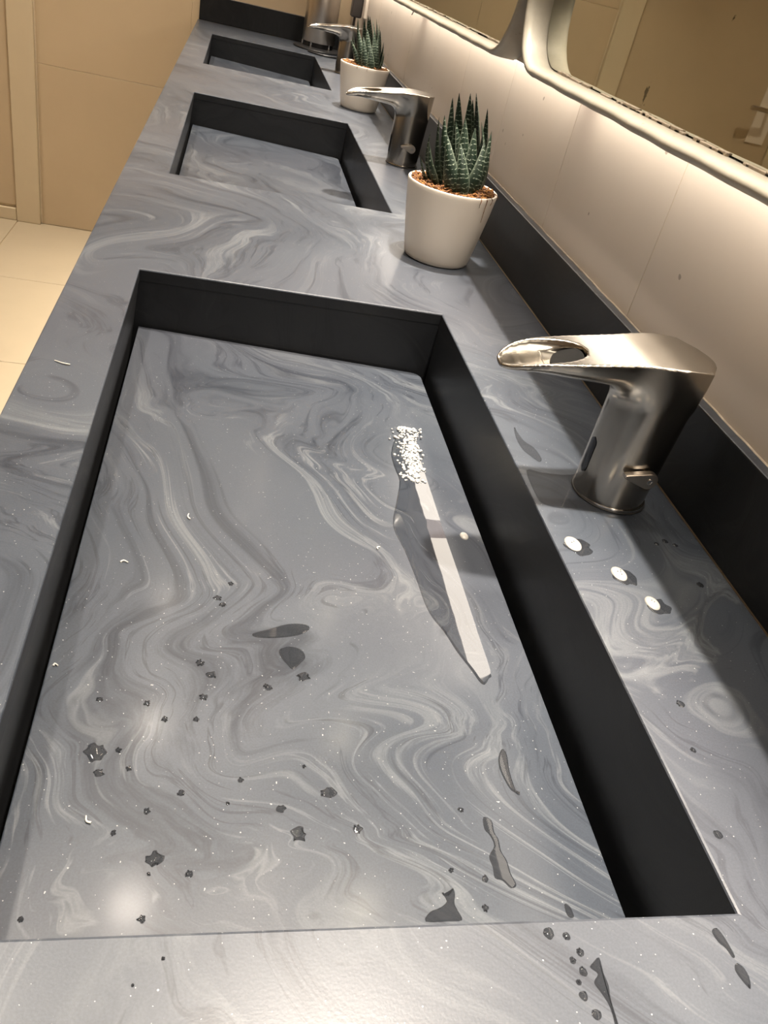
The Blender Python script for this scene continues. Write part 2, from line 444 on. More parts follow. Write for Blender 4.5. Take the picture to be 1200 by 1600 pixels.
floor = struct('floor', B(-2.3, .62, -2.1, 3.6, FLOOR - .12, FLOOR - .003), M['floor_grout'], 'cream tiled floor of the washroom')
ceiling = struct('ceiling', B(-2.3, .62, -2.1, 3.6, CEIL, CEIL + .1), M['ceiling'], 'plain pale ceiling above the washstand')
wall_back = struct('wall_back', B(-2.3, .62, YW + .002, 3.6, FLOOR, CEIL), M['grout'], 'beige tiled far wall beside the door')
wall_left = struct('wall_left', B(-2.4, -2.2, -2.1, 3.6, FLOOR, CEIL), M['wall_room'], 'beige wall opposite the mirrors')
wall_front = struct('wall_front', B(-2.2, .62, -2.2, -2.0, FLOOR, CEIL), M['wall_room'], 'beige wall behind the viewer')
wall_right = struct('wall_right', B(XW + .0007, .62, -2.0, YW, FLOOR, ZU + .02), M['grout'], 'cream tiled wall behind the washstand')
wall_upper = struct('wall_upper', B(XU, .62, -2.0, YW, ZU, CEIL, bevel=.002), M['wall_up'], 'pale upper wall panel carrying the mirrors')

# right wall: narrow upright tiles with pale joints
yj = [.545 + .306 * i for i in range(-9, 12)]
yj = [-2.0] + [y for y in yj if -1.95 < y < YW - .05] + [YW]
for a, b in zip(yj, yj[1:]):
    obj('wall_tile', B(XW, XW + .006, a + .0007, b - .0007, -.30, ZU, bevel=.0004, seg=1), M['wall_r'], wall_right)

# far wall: large tiles
zr = [FLOOR, -.265, .36, .985, CEIL]
for x0, x1, zs in ((-.655, -.09, zr), (-.09, .512, zr), (-2.2, -1.66, zr)):
    for a, b in zip(zs, zs[1:]):
        obj('wall_tile', B(x0 + .0008, x1 - .0008, YW, YW + .006, a + .0008, b - .0008, bevel=.0005, seg=1), M['wall_far'], wall_back)
for a, b in ((-1.655, -1.155), (-1.155, -.657)):
    obj('wall_tile', B(a + .0008, b - .0008, YW, YW + .006, 1.235, CEIL, bevel=.0005, seg=1), M['wall_far'], wall_back)

# floor tiles
xs = [-2.06 + .655 * i for i in range(5)]
ysf = [3.43 - .655 * i for i in range(9)]
for i, x in enumerate(xs):
    for j, y in enumerate(ysf):
        x0, x1 = max(x, -2.2), min(x + .655, .56)
        y0, y1 = max(y - .655, -2.0), min(y, YW)
        if x1 - x0 > .02 and y1 - y0 > .02:
            obj('floor_tile', B(x0 + .0015, x1 - .0015, y0 + .0015, y1 - .0015, FLOOR - .012, FLOOR, bevel=.001, seg=1), M['floor'], floor)

# door in the far wall
door = empty('door_1', (-1.155, YW, FLOOR)); tag(door, 'beige door with pale frame in the far wall', kind='structure')
def dobj(name, bm, mat, parent=None, smooth=None):
    bmesh.ops.translate(bm, verts=bm.verts, vec=(1.155, -YW, -FLOOR))
    return obj(name, bm, mat, parent or door, smooth)
dobj('door_jamb', B(-.752, -.659, YW - .022, YW + .02, FLOOR, 1.15, bevel=.003), M['door_frame'])
dobj('door_jamb', B(-1.651, -1.558, YW - .022, YW + .02, FLOOR, 1.15, bevel=.003), M['door_frame'])
dobj('door_head', B(-1.651, -.659, YW - .022, YW + .02, 1.151, 1.232, bevel=.003), M['door_frame'])
leaf = dobj('door_leaf', B(-1.556, -.754, YW - .008, YW + .03, FLOOR + .062, 1.148, bevel=.002), M['door'])
dobj('threshold', B(-1.556, -.754, YW - .016, YW + .03, FLOOR, FLOOR + .050, bevel=.003), M['door_frame'])
pl = dobj('lock_plate', B(-1.52, -1.43, YW - .014, YW - .009, .0, .26, bevel=.002), M['white_plastic'], leaf)
hb = bmesh.new(); tube(hb, [(-1.475, YW - .015, .14), (-1.475, YW - .065, .14), (-1.40, YW - .07, .14), (-1.36, YW - .07, .14)], .010, 10)
dobj('door_handle', hb, M['steel'], leaf, 60)

# ================================================================== countertop with backsplash
ct = empty('countertop', (0, 0, 0))
tag(ct, 'long marbled grey stone countertop holding three rectangular sinks', 'countertop')
def slab():
    bm = bmesh.new()
    X = [XE, 0.0, W, XB]
    Y = [YN] + [v for s in SINKS for v in s] + [YE]
    th = .014
    top = {}
    def v(i, j, z):
        k = (i, j, z)
        if k not in top: top[k] = bm.verts.new((X[i], Y[j], z))
        return top[k]
    cells = [(i, j) for i in range(3) for j in range(len(Y) - 1) if not (i == 1 and j % 2 == 1)]
    cs = set(cells)
    for i, j in cells:
        bm.faces.new((v(i, j, 0), v(i + 1, j, 0), v(i + 1, j + 1, 0), v(i, j + 1, 0)))
        bm.faces.new((v(i, j, -th), v(i, j + 1, -th), v(i + 1, j + 1, -th), v(i + 1, j, -th)))
        for (di, dj), (a, b) in (((-1, 0), ((i, j), (i, j + 1))), ((1, 0), ((i + 1, j), (i + 1, j + 1))), ((0, -1), ((i, j), (i + 1, j))), ((0, 1), ((i, j + 1), (i + 1, j + 1)))):
            if (i + di, j + dj) not in cs:
                bm.faces.new((v(*a, 0), v(*b, 0), v(*b, -th), v(*a, -th)))
    bmesh.ops.recalc_face_normals(bm, faces=bm.faces)
    ed = [e for e in bm.edges if len(e.link_faces) == 2 and abs(e.verts[0].co.z) < 1e-6 and abs(e.verts[1].co.z) < 1e-6 and any(abs(f.normal.z) < .5 for f in e.link_faces)]
    bmesh.ops.bevel(bm, geom=ed, offset=.0016, segments=2, affect='EDGES', profile=.5)
    return bm
so = obj('slab', slab(), M['counter'], ct)
so.data.materials.append(M['shaded_stone'])
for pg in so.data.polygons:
    if abs(pg.normal.z) < .2 and XE + .01 < pg.center.x < XB - .01: pg.material_index = 1  # hole sides take the marble copy with shade in its colour
obj('front_apron', B(XE, XE + .014, YN, YE, -.16, -.0145, bevel=.001), M['counter'], ct)
bs = tag(obj('backsplash', B(XB, XW, YN, YE, .0003, HB, bevel=.0014), M['shaded_stone']), 'long shaded stone backsplash behind the faucets along the right wall', 'backsplash')
es = tag(obj('backsplash', B(XE + .004, XB, YE, YW, .0003, HB, bevel=.0014), M['shaded_stone']), 'short shaded stone backsplash across the far end of the countertop', 'backsplash')
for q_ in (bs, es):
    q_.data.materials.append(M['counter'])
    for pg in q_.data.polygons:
        if pg.normal.z > .5: pg.material_index = 1  # lit top keeps the lighter counter marble
# uneven strip of old sealant where the backsplash meets the wall
def bead(p0, p1, r, n):
    bm = bmesh.new(); pts = []
    for i in range(n + 1):
        t = i / n
        pts.append((p0[0] + (p1[0] - p0[0]) * t + random.uniform(-.0002, .0002), p0[1] + (p1[1] - p0[1]) * t, p0[2] + random.uniform(-.0004, .0003)))
    return tube(bm, pts, r, 6)
obj('sealant_bead', bead((XW - .0016, YN, HB + .0002), (XW - .0016, YE, HB + .0002), .0010, 260), M['sealant'], bs, 60)
obj('sealant_bead', bead((XE + .004, YW - .0006, HB + .0006), (XB, YW - .0006, HB + .0006), .0010, 40), M['sealant'], es, 60)

# ================================================================== sinks
SNAMES = ['nearest rectangular grey sink with wet sloping floor panel and deep dark sides',
          'middle rectangular grey sink between the two potted plants, shaded stone sides',
          'farthest small-looking rectangular grey sink next to the steel cylinder']
for k, (y0, y1) in enumerate(SINKS):
    s = empty('sink', (W / 2, (y0 + y1) / 2, -.15))
    tag(s, SNAMES[k], 'sink', 'sinks set in the countertop')
    off = (-W / 2, -(y0 + y1) / 2, .15)
    def sobj(name, bm, mat, smooth=None):
        bmesh.ops.translate(bm, verts=bm.verts, vec=off)
        return obj(name, bm, mat, s, smooth)
    zt, zb = -.0142, -.150
    # left wall leans outward a little, leaving a slot beside the panel
    bm = bmesh.new()
    vv = [bm.verts.new(c) for c in ((-.0005, y0, zt), (-.0005, y1, zt), (-.012, y1, zb), (-.012, y0, zb), (-.016, y0, zt), (-.016, y1, zt), (-.026, y1, zb), (-.026, y0, zb))]
    for f in ((0, 1, 2, 3), (4, 7, 6, 5), (0, 4, 5, 1), (3, 2, 6, 7), (0, 3, 7, 4), (1, 5, 6, 2)): bm.faces.new([vv[i] for i in f])
    sobj('basin_wall', bm, M['shaded_stone'])
    sobj('basin_wall', B(W + .0003, W + .014, y0, y1, zb, zt), M['shaded_stone'])
    sobj('basin_wall', B(-.0265, W + .014, y1 + .0003, y1 + .014, zb, zt), M['shaded_stone'])
    sobj('basin_wall', B(-.0265, W + .014, y0 - .014, y0 - .0003, zb, zt), M['shaded_stone'])
    sobj('basin_bottom', B(-.0265, W + .014, y0 - .014, y1 + .014, zb - .012, zb), M['shaded_stone'])
    # sloping panel with two rounded right-hand corners
    bm = bmesh.new()
    a, b = y0 + .003, y1 - .0035
    out = [(.001, a)]
    R_ = .012
    for i in range(7):
        t = -math.pi / 2 + i * math.pi / 12
        out.append((XR - R_ + R_ * math.cos(t), a + R_ + R_ * math.sin(t)))
    for i in range(7):
        t = i * math.pi / 12
        out.append((XR - R_ + R_ * math.cos(t), b - R_ + R_ * math.sin(t)))
    out.append((.001, b))
    zz = lambda x: ZL + (ZR - ZL) * (x - .001) / (XR - .001)
    tp = [bm.verts.new((x, y, zz(x))) for x, y in out]
    bt = [bm.verts.new((x, y, zz(x) - .012)) for x, y in out]
    ft = bm.faces.new(tp); bm.faces.new(bt[::-1])
    n = len(out)
    for i in range(n): bm.faces.new((tp[i], bt[i], bt[(i + 1) % n], tp[(i + 1) % n]))
    bmesh.ops.recalc_face_normals(bm, faces=bm.faces)
    bmesh.ops.bevel(bm, geom=[e for e in ft.edges], offset=.0010, segments=2, affect='EDGES', profile=.5)
    sobj('floor_panel', bm, M['panel'])
    # two stone blocks that carry the panel above the drain
    for yy in (y0 + .08, y1 - .12):
        sobj('panel_support', B(.03, .31, yy, yy + .03, zb, -.094), M['shaded_stone'])
def panel_z(x): return ZL + (ZR - ZL) * (x - .001) / (XR - .001)

# ================================================================== faucets
def faucet_mesh():
    import openvdb
    h = .0009
    x0, y0, z0 = -.145, -.042, -.004
    nx, ny, nz = int(.195 / h), int(.084 / h), int(.156 / h)
    xs_ = x0 + h * np.arange(nx); ys_ = y0 + h * np.arange(ny); zs_ = z0 + h * np.arange(nz)
    Xg, Yg, Zg = np.meshgrid(xs_, ys_, zs_, indexing='ij', sparse=True)
    kx = np.array([-.145, -.136, -.130, -.123, -.108, -.073, -.028, .000, .025, .05])
    ztop = np.interp(xs_, kx, [.1075, .1105, .1140, .1178, .1222, .1280, .1350, .1375, .1372, .1350])
    for _ in range(6):
        ztop[3:-3] = np.convolve(ztop, np.ones(7) / 7, 'same')[3:-3]
    ztop = ztop[:, None, None]
    wk = np.interp(xs_, [-.145, -.1385, -.136, -.132, -.126, -.118, -.105, -.08, -.04, .0, .05], [.0005, .001, .009, .0150, .0195, .0225, .0250, .0275, .0295, .0310, .0315])
    w = wk[:, None, None]
    hh = np.interp(xs_, [-.145, -.136, -.12, -.08, -.04, .0, .05], [.003, .0045, .0105, .0195, .0275, .032, .034])[:, None, None]
    u = np.abs(Yg) / w
    v = np.clip((ztop - Zg) / hh, 0, None)
    dsp = ((u ** 2.3 + v ** 2.3) ** (1 / 2.3) - 1) * np.minimum(w, hh)
    dsp = np.maximum(dsp, Xg - .020)
    tz = np.clip(Zg / .135, 0, 1)
    cx = -.001 + .0035 * tz
    ax = .0315 + .0045 * tz
    ay = .0310 + .0008 * tz
    rr = np.sqrt(((Xg - cx) / ax) ** 2 + (Yg / ay) ** 2)
    dcol = (rr - 1) * ax
    k = .019
    hmix = np.clip(.5 + .5 * (dcol - dsp) / k, 0, 1)
    d = dcol * (1 - hmix) + dsp * hmix - k * hmix * (1 - hmix)
    d = np.maximum(d, Zg - ztop)
    d = np.maximum(d, -Zg)
    d = np.maximum(d, -.1365 - Xg)
    # open scoop of the spout and the dark outlet behind it
    sl, sc = .0365, -.1065
    e = np.sqrt(np.clip(((Xg - sc) / sl) ** 2, 0, 40))
    wi = np.clip(w - .0026, .0004, None)
    hi = np.clip(hh - .0030, .0004, None) * .86
    ui = np.abs(Yg) / (np.minimum(wi, .0215))
    vi = np.clip(ztop - Zg, 0, None) / hi
    dsc = ((ui ** 2.2 + vi ** 2.2 + np.where(Xg > sc, e ** 2.2, 0)) ** (1 / 2.2) - 1) * .010
    dtn = np.maximum((np.sqrt((Yg / .0165) ** 2 + ((Zg - .1180) / .0072) ** 2) - 1) * .0072, np.maximum(-.100 - Xg, Xg + .030))
    dcut = np.minimum(dsc, dtn)
    d = np.maximum(d, -dcut)
    d = np.clip(d, -4 * h, 4 * h).astype(np.float32)
    g = openvdb.FloatGrid(4 * h)
    g.copyFromArray(np.ascontiguousarray(d))
    pts, quads = g.convertToQuads(isovalue=0.0)
    pts = pts * h + np.array([x0, y0, z0])
    me = bpy.data.meshes.new('faucet_body')
    me.from_pydata(pts.tolist(), [], quads[:, ::-1].tolist())
    bm = bmesh.new(); bm.from_mesh(me)
    bmesh.ops.recalc_face_normals(bm, faces=bm.faces)
    for _ in range(2):
        bmesh.ops.smooth_vert(bm, verts=bm.verts, factor=.35, use_axis_x=True, use_axis_y=True, use_axis_z=True)
    bm.to_mesh(me); bm.free()
    me.polygons.foreach_set('use_smooth', [True] * len(me.polygons))
    me.materials.append(M['nickel'])
    return me

def lever_bm():
    # flat tapered lever with a round end, lying against the -y side of the column
    bm = bmesh.new()
    pts = []
    for i in range(13):
        t = -math.pi * .55 + i * math.pi * 1.1 / 12
        pts.append((.0076 * math.cos(t), .0076 * math.sin(t)))
    pts += [(-.021, .0042), (-.0228, .0034), (-.0228, .0006), (-.021, -.0002)]
    f = [bm.verts.new((x, 0, z)) for x, z in pts]
    b = [bm.verts.new((x, .0055, z)) for x, z in pts]
    ft = bm.faces.new(f); bm.faces.new(b[::-1])
    for i in range(len(pts)): bm.faces.new((f[i], b[i], b[(i + 1) % len(pts)], f[(i + 1) % len(pts)]))
    bmesh.ops.recalc_face_normals(bm, faces=bm.faces)
    bmesh.ops.bevel(bm, geom=[e for e in ft.edges], offset=.0008, segments=2, affect='EDGES')
    return bm

def pill(w, hgt, depth, n=8):
    bm = bmesh.new()
    pts = [(w * math.cos(t), hgt - w + w * math.sin(t)) for t in [math.pi * i / n for i in range(n + 1)]]
    pts += [(w * math.cos(t), -hgt + w + w * math.sin(t)) for t in [math.pi + math.pi * i / n for i in range(n + 1)]]
    return pts

def sensor_bm(cx=-.0012, ax=.0325, ay=.0312):
    # elongated lens wrapped on the front (-x) of the column, z .022..058
    bm = bmesh.new()
    rows = 14
    prev = None
    for i in range(rows + 1):
        z = .020 + .034 * i / rows
        dz = min(z - .020, .054 - z)
        hw = .0052 if dz > .0052 else math.sqrt(max(0.0, .0052 ** 2 - (.0052 - dz) ** 2))
        hw = max(hw, .0004)
        row = []
        for j in range(7):
            yy = -hw + 2 * hw * j / 6
            tz = z / .135
            axx = .0315 + .0045 * tz
            c_ = -.001 + .0035 * tz
            row.append(bm.verts.new((c_ - axx * math.sqrt(1 - (yy / .0314) ** 2) - .0004, yy, z)))
        if prev:
            for j in range(6): bm.faces.new((prev[j], prev[j + 1], row[j + 1], row[j]))
        prev = row
    return bm

FY = [.3285, 1.520, 2.742]
FL = ['brushed nickel waterfall faucet by the nearest sink, large in front',
      'brushed nickel faucet by the middle sink, between the two plants',
      'small-looking chrome faucet by the farthest sink, partly behind the far plant']
fbody = faucet_mesh()
proto = None
for i, y in enumerate(FY):
    r = empty('faucet', (.438, y, 0)); tag(r, FL[i], 'faucet', 'sensor faucets along the countertop')
    if proto is None:
        ob = bpy.data.objects.new('faucet_body', fbody); link(ob, r)
        g = obj('base_gasket', lathe([(0, .0002), (.0330, .0002), (.0335, .0010), (.0330, .0018), (.0300, .0022), (0, .0022)], 48), M['rubber'], r, 40)
        rg = obj('base_ring', lathe([(.0318, .0018), (.0325, .0022), (.0323, .0034), (.0310, .0037), (.0300, .003)], 48), M['chrome'], r, 40)
        lv = obj('temperature_lever', lever_bm(), M['steel'], r, 40, loc=(.0075, -.0385, .0385))
        pv = obj('lever_pivot', lathe([(0, -.006), (.0050, -.006), (.0050, .006), (0, .006)], 20), M['nickel'], r, 40, loc=(.0075, -.0290, .0385)); pv.rotation_euler = (math.pi / 2, 0, 0)
        sc = obj('lever_screw', lathe([(.0006, 0), (.0022, 0), (.0026, .0003), (.0026, .0006), (.0016, .0006), (.0014, .0002), (0, .0002)], 16), M['chrome'], lv, 40, loc=(.0, -.0001, .0)); sc.rotation_euler = (math.pi / 2, 0, 0)
        sn = obj('sensor_window', sensor_bm(), M['lens'], r, 60)
        sn['label'] = 'dark oval sensor window'
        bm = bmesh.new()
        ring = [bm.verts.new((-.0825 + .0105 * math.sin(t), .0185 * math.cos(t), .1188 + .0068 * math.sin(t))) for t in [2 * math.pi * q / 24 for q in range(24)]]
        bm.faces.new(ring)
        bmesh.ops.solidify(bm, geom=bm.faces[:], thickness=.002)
        oi = obj('outlet_shade_plate', bm, M['outlet'], r)  # black plate paints the shade inside the spout's outlet
        proto = [ob, g, rg, lv, pv, sc, sn, oi]
    else:
        new = {}
        for c in proto:
            d = c.copy(); COL.objects.link(d)
            d.parent = new.get(c.parent, r)
            new[c] = d

# ================================================================== potted plants
def leaf_mesh(name, L, bend):
    """keeled tapering succulent leaf; base at origin, tip at (0, 0, 1) scaled later; outer side faces -y"""
    bm = bmesh.new()
    lay = bm.verts.layers.float.new('edge')
    rings = []
    K = 12
    for i in range(K + 1):
        t = i / K
        wd = (1 - t) ** .80 * (.72 + .42 * math.sin(min(1, t * 3.0) * math.pi / 2)) if t < 1 else 0.0
        wd = max(wd, .02)
        off = -bend * math.sin(math.pi * t)
        ring = []
        for j, (ux, uy, e) in enumerate(((-1, .10, 1), (-.55, -.42, .35), (0, -.62, 0), (.55, -.42, .35), (1, .10, 1), (.45, -.02, .3), (0, -.06, 0), (-.45, -.02, .3))):
            vtx = bm.verts.new((ux * wd, uy * wd + off, t * L)); vtx[lay] = e
            ring.append(vtx)
        rings.append(ring)
    for a, b in zip(rings, rings[1:]):
        for j in range(8): bm.faces.new((a[j], a[(j + 1) % 8], b[(j + 1) % 8], b[j]))
    bm.faces.new(rings[0][::-1]); bm.faces.new(rings[-1])
    return bm

def make_plant(name, loc, leaves, label, seed, strands):
    rnd = random.Random(seed)
    root = empty('potted_succulent', (loc[0], loc[1], 0))
    tag(root, label, 'plant', 'potted succulents on the countertop')
    prof = [(0, .0008), (.0440, .0006), (.0468, .0022), (.0485, .007), (.0545, .040), (.0600, .072), (.0635, .098), (.0642, .1025), (.0636, .1046), (.0622, .1050), (.0606, .1040), (.0600, .100), (.0560, .070), (.050, .03), (0, .03)]
    obj('pot', lathe(prof, 64), M['pot'], root, 50)
    # moss: mound plus curled fibres, one part
    bm = bmesh.new()
    rings = []
    for i in range(9):
        r = .0598 * i / 8
        n = 40
        if i == 0: rings.append([bm.verts.new((0, 0, .103))]); continue
        rings.append([bm.verts.new((r * math.cos(2 * math.pi * j / n), r * math.sin(2 * math.pi * j / n), .1035 - .006 * (i / 8) ** 2 + rnd.uniform(-.0015, .0015))) for j in range(n)])
    for a, b in zip(rings, rings[1:]):
        n = len(b)
        for j in range(n):
            if len(a) == 1: bm.faces.new((a[0], b[j], b[(j + 1) % n]))
            else: bm.faces.new((a[j], a[(j + 1) % n], b[(j + 1) % n], b[j]))
    for _ in range(520):
        r = .058 * math.sqrt(rnd.random()); a = rnd.uniform(0, 6.283)
        p = Vector((r * math.cos(a), r * math.sin(a), .1015 + .003 * (1 - r / .058)))
        th = rnd.uniform(0, 6.283); cur = rnd.uniform(-2.4, 2.4)
        ln = rnd.uniform(.009, .020)
        pts = []
        for s in range(5):
            pts.append(p.copy())
            p = p + Vector((math.cos(th), math.sin(th), 0)) * ln / 4
            th += cur / 4
            p.z += rnd.uniform(.0, .0026) if s < 2 else rnd.uniform(-.0026, .0006)
            rr = math.hypot(p.x, p.y)
            if rr > .0597: p.x *= .0597 / rr; p.y *= .0597 / rr
        tube(bm, pts, rnd.uniform(.0007, .0014), 4)
    mo = obj('moss', bm, M['moss'], root, 60)
    mo['kind'] = 'stuff'
    for (ang, ln) in strands:
        bm = bmesh.new(); pts = []
        c, s = math.cos(ang), math.sin(ang)
        for q, (r, z) in enumerate(((.054, .1035), (.0605, .1062), (.0655, .1030), (.0652, .1030 - ln * .5), (.0630, .1030 - ln))):
            pts.append((r * c + .0016 * math.sin(q * 1.7) * -s, r * s + .0016 * math.sin(q * 1.7) * c, z))
        obj('moss_strand', tube(bm, pts, .0008, 5, .0003), M['moss'], root, 60)
    # leaves
    for b, t, w in leaves:
        b, t = Vector(b), Vector(t)
        b.z -= .010
        d = t - b; L = d.length
        w *= 1.12
        bm = leaf_mesh('leaf', L / w, .30 + rnd.uniform(-.1, .25))
        outw = Vector((b.x - .004, b.y + .004, 0))
        if outw.length < .004: outw = Vector((rnd.uniform(-.3, .3), -1, 0))
        zax = d.normalized()
        # outer (keeled) side, -y of the mesh, turned away from the rosette's middle
        yax = (-outw - zax * (-outw).dot(zax)).normalized()
        xax = yax.cross(zax)
        for v in bm.verts: v.co *= w
        lo = obj('leaf', bm, M['leaf'], root, 50)
        lo.matrix_local = Matrix(((xax.x, yax.x, zax.x, b.x), (xax.y, yax.y, zax.y, b.y), (xax.z, yax.z, zax.z, b.z), (0, 0, 0, 1)))
    return root
make_plant('a', (.395, .925), LEAVES_A, 'larger-looking white potted striped succulent in front, beside the nearest backsplash stretch', 3, [(-.95, .030), (-1.12, .010), (-.75, .008), (-.35, .006)])
make_plant('b', (.411, 2.100), LEAVES_B, 'smaller-looking white potted striped succulent farther back, behind the middle faucet', 9, [(-1.6, .006), (-2.0, .005)])

# ================================================================== mirrors
def rrect(y0, y1, z0, z1, r, n=14):
    pts = []
    for cy, cz, a0 in ((y1 - r, z0 + r, -90), (y1 - r, z1 - r, 0), (y0 + r, z1 - r, 90), (y0 + r, z0 + r, 180)):
        for i in range(n + 1):
            a = math.radians(a0 + 90 * i / n)
            pts.append((cy + r * math.cos(a), cz + r * math.sin(a)))
    return pts

MIRRORS = [(-.262, .926, 'large rounded mirror at the right edge, chipped cream frame, above the nearest faucet', 5),
           (.952, 2.105, 'rounded mirror at the top centre, chipped cream frame, above the middle sink', 6)]
MZ0, MZ1, MR = .2594, 1.10, .088
for (a, b, lab, sd) in MIRRORS:
    rnd = random.Random(sd)
    root = empty('wall_mirror', (XU, (a + b) / 2, MZ0)); tag(root, lab, 'mirror', 'rounded mirrors on the upper wall')
    o3 = (-XU, -(a + b) / 2, -MZ0)
    # frame: deep thin rim with a bullnose, swept round the rounded rectangle; slightly wavy from many coats of paint
    prof = [(.4655, 0.0), (.446, 0.0), (.4355, .0008), (.4310, .0028), (.4295, .0060), (.4310, .0092), (.4345, .0112), (.440, .0120), (.4580, .0120), (.4655, .0120)]
    def fine(p, step=.012):
        out = []
        for q, r_ in zip(p, p[1:] + p[:1]):
            n = max(1, int(math.hypot(r_[0] - q[0], r_[1] - q[1]) / step))
            out += [(q[0] + (r_[0] - q[0]) * i / n, q[1] + (r_[1] - q[1]) * i / n) for i in range(n)]
        return out
    path = fine(rrect(a, b, MZ0, MZ1, MR))
    n = len(path)
    bm = bmesh.new(); rings = []
    for i in range(n):
        p0, p1 = path[(i - 1) % n], path[(i + 1) % n]
        ty, tz = p1[0] - p0[0], p1[1] - p0[1]
        l = math.hypot(ty, tz); ny_, nz_ = -tz / l, ty / l      # inward normal (counter-clockwise path)
        wob = .00025 * math.sin(i * .31 + sd) + .0002 * math.sin(i * .83) + rnd.uniform(-.0001, .0001)
        ring = []
        for x, u in prof:
            uu = u + (wob if 0 < u < .0115 else 0) + (wob * .6 if u > .0115 and x < .45 else 0)
            ring.append(bm.verts.new((x + (wob if x < .44 else 0), path[i][0] + ny_ * uu, path[i][1] + nz_ * uu)))
        rings.append(ring)
    for i in range(n):
        A, Bq = rings[i], rings[(i + 1) % n]
        for j in range(len(prof) - 1): bm.faces.new((A[j], A[j + 1], Bq[j + 1], Bq[j]))
    bmesh.ops.translate(bm, verts=bm.verts, vec=o3)
    obj('frame', bm, M['frame'], root, 60)
    # glass with a thin edge
    gp = rrect(a + .0160, b - .0160, MZ0 + .0135, MZ1 - .0160, MR - .0150)
    bm = bmesh.new()
    f0 = [bm.verts.new((0.4600, y, z)) for y, z in gp]; f1 = [bm.verts.new((0.4640, y, z)) for y, z in gp]
    bm.faces.new(f0); bm.faces.new(f1[::-1])
    for i in range(len(gp)): bm.faces.new((f0[i], f1[i], f1[(i + 1) % len(gp)], f0[(i + 1) % len(gp)]))
    bmesh.ops.translate(bm, verts=bm.verts, vec=o3)
    obj('glass', bm, M['mirror'], root)
    bp = rrect(a + .006, b - .006, MZ0 + .006, MZ1 - .006, MR - .006)
    bm = bmesh.new()
    f0 = [bm.verts.new((0.4642, y, z)) for y, z in bp]; f1 = [bm.verts.new((0.4657, y, z)) for y, z in bp]
    bm.faces.new(f0); bm.faces.new(f1[::-1])
    for i in range(len(bp)): bm.faces.new((f0[i], f1[i], f1[(i + 1) % len(bp)], f0[(i + 1) % len(bp)]))
    bmesh.ops.translate(bm, verts=bm.verts, vec=o3)
    obj('backing_board', bm, M['darkgap'], root)
    # ragged old glue along the lower edge of the glass
    bm = bmesh.new()
    for i in range(46):
        yy = rnd.uniform(a + MR, b - MR * .7); L = rnd.uniform(.006, .035)
        hh_ = rnd.uniform(.0008, .0026)
        box(bm, .4570, .4610, yy, yy + L, MZ0 + .0110, MZ0 + .0128 + hh_, bevel=.0006, seg=1)
    bmesh.ops.translate(bm, verts=bm.verts, vec=o3)
    gl = obj('glue_residue', bm, M['sealant'], root, 40); gl['kind'] = 'stuff'

# ================================================================== light strips under the upper wall panel
STRIPS = [(-1.9, .795, 'glowing light strip hidden under the wall panel above the nearest faucet'),
          (.845, 1.925, 'glowing light strip hidden under the wall panel above the middle faucet'),
          (1.985, 3.35, 'glowing light strip hidden under the wall panel at the far end')]
for a, b, lab in STRIPS:
    tag(obj('light_strip', B(.4680, .5112, a, b, ZU - .0016, ZU), M['led']), lab, 'light strip', 'light strips under the upper wall')

for a, b, lab in ((.796, .844, 'dim pinkish joint of the light strip above the nearest potted plant'), (1.926, 1.984, 'dim pinkish joint of the light strip beside the loose wire end')):
    tag(obj('light_strip', B(.4680, .5112, a, b, ZU - .0016, ZU), M['led_dim']), lab, 'light strip', 'light strips under the upper wall')
# loose wire end hanging from the gap between two strips
bm = bmesh.new()
tube(bm, [(.500, 2.040, ZU), (.499, 2.044, ZU - .010), (.4985, 2.052, ZU - .018), (.4982, 2.060, ZU - .0235)], .0013, 6)
tag(obj('wire_end', bm, M['brown'], smooth=60), 'short loose wire end hanging below the top centre mirror', 'wire')

# ceiling downlights; the floor and door rows are added to brighten the room
LROWS = [(.14, 110, (.925, 1.52, 2.115, 2.71), 'round recessed ceiling downlight in the row over the middle of the countertop', 'downlights over the countertop'),
         (.427, 50, (-.27, .33, .925, 1.52, 2.115, 2.71), 'round recessed ceiling downlight in the row close to the mirrors', 'downlights close to the mirrors'),
         (-.38, 66, (-.6, .6, 1.75, 2.9), 'added round ceiling downlight brightening the open floor and far wall', 'added downlights over the open floor'),  # row added to brighten floor and far wall, placed by the counter glare
         (-1.30, 84, (.9, 2.5), 'added round ceiling downlight brightening the door side of the room', 'added downlights on the door side')]
for row, (lx, sprd, lys, llab, lgrp) in enumerate(LROWS):
    for y in lys:
        r = empty('ceiling_light', (lx, y, CEIL))
        tag(r, llab, 'ceiling light', lgrp)
        obj('trim_ring', lathe([(.044, -.0005), (.044, -.004), (.058, -.004), (.060, -.0005)], 40), M['white_plastic'], r, 40)
        ld = bpy.data.lights.new('lamp_light', 'AREA'); ld.shape = 'DISK'; ld.size = .075
        ld.energy = LAMP_POWER[row]; ld.color = LAMP_COLOR[:3]; ld.spread = math.radians(sprd)
        lo = bpy.data.objects.new('lamp_light', ld); link(lo, r); lo.location = (0, 0, -.0045)
        obj('lamp_disc', lathe([(0, -.002), (.043, -.002), (.043, -.0005), (0, -.0005)], 40), M['lamp'], r)

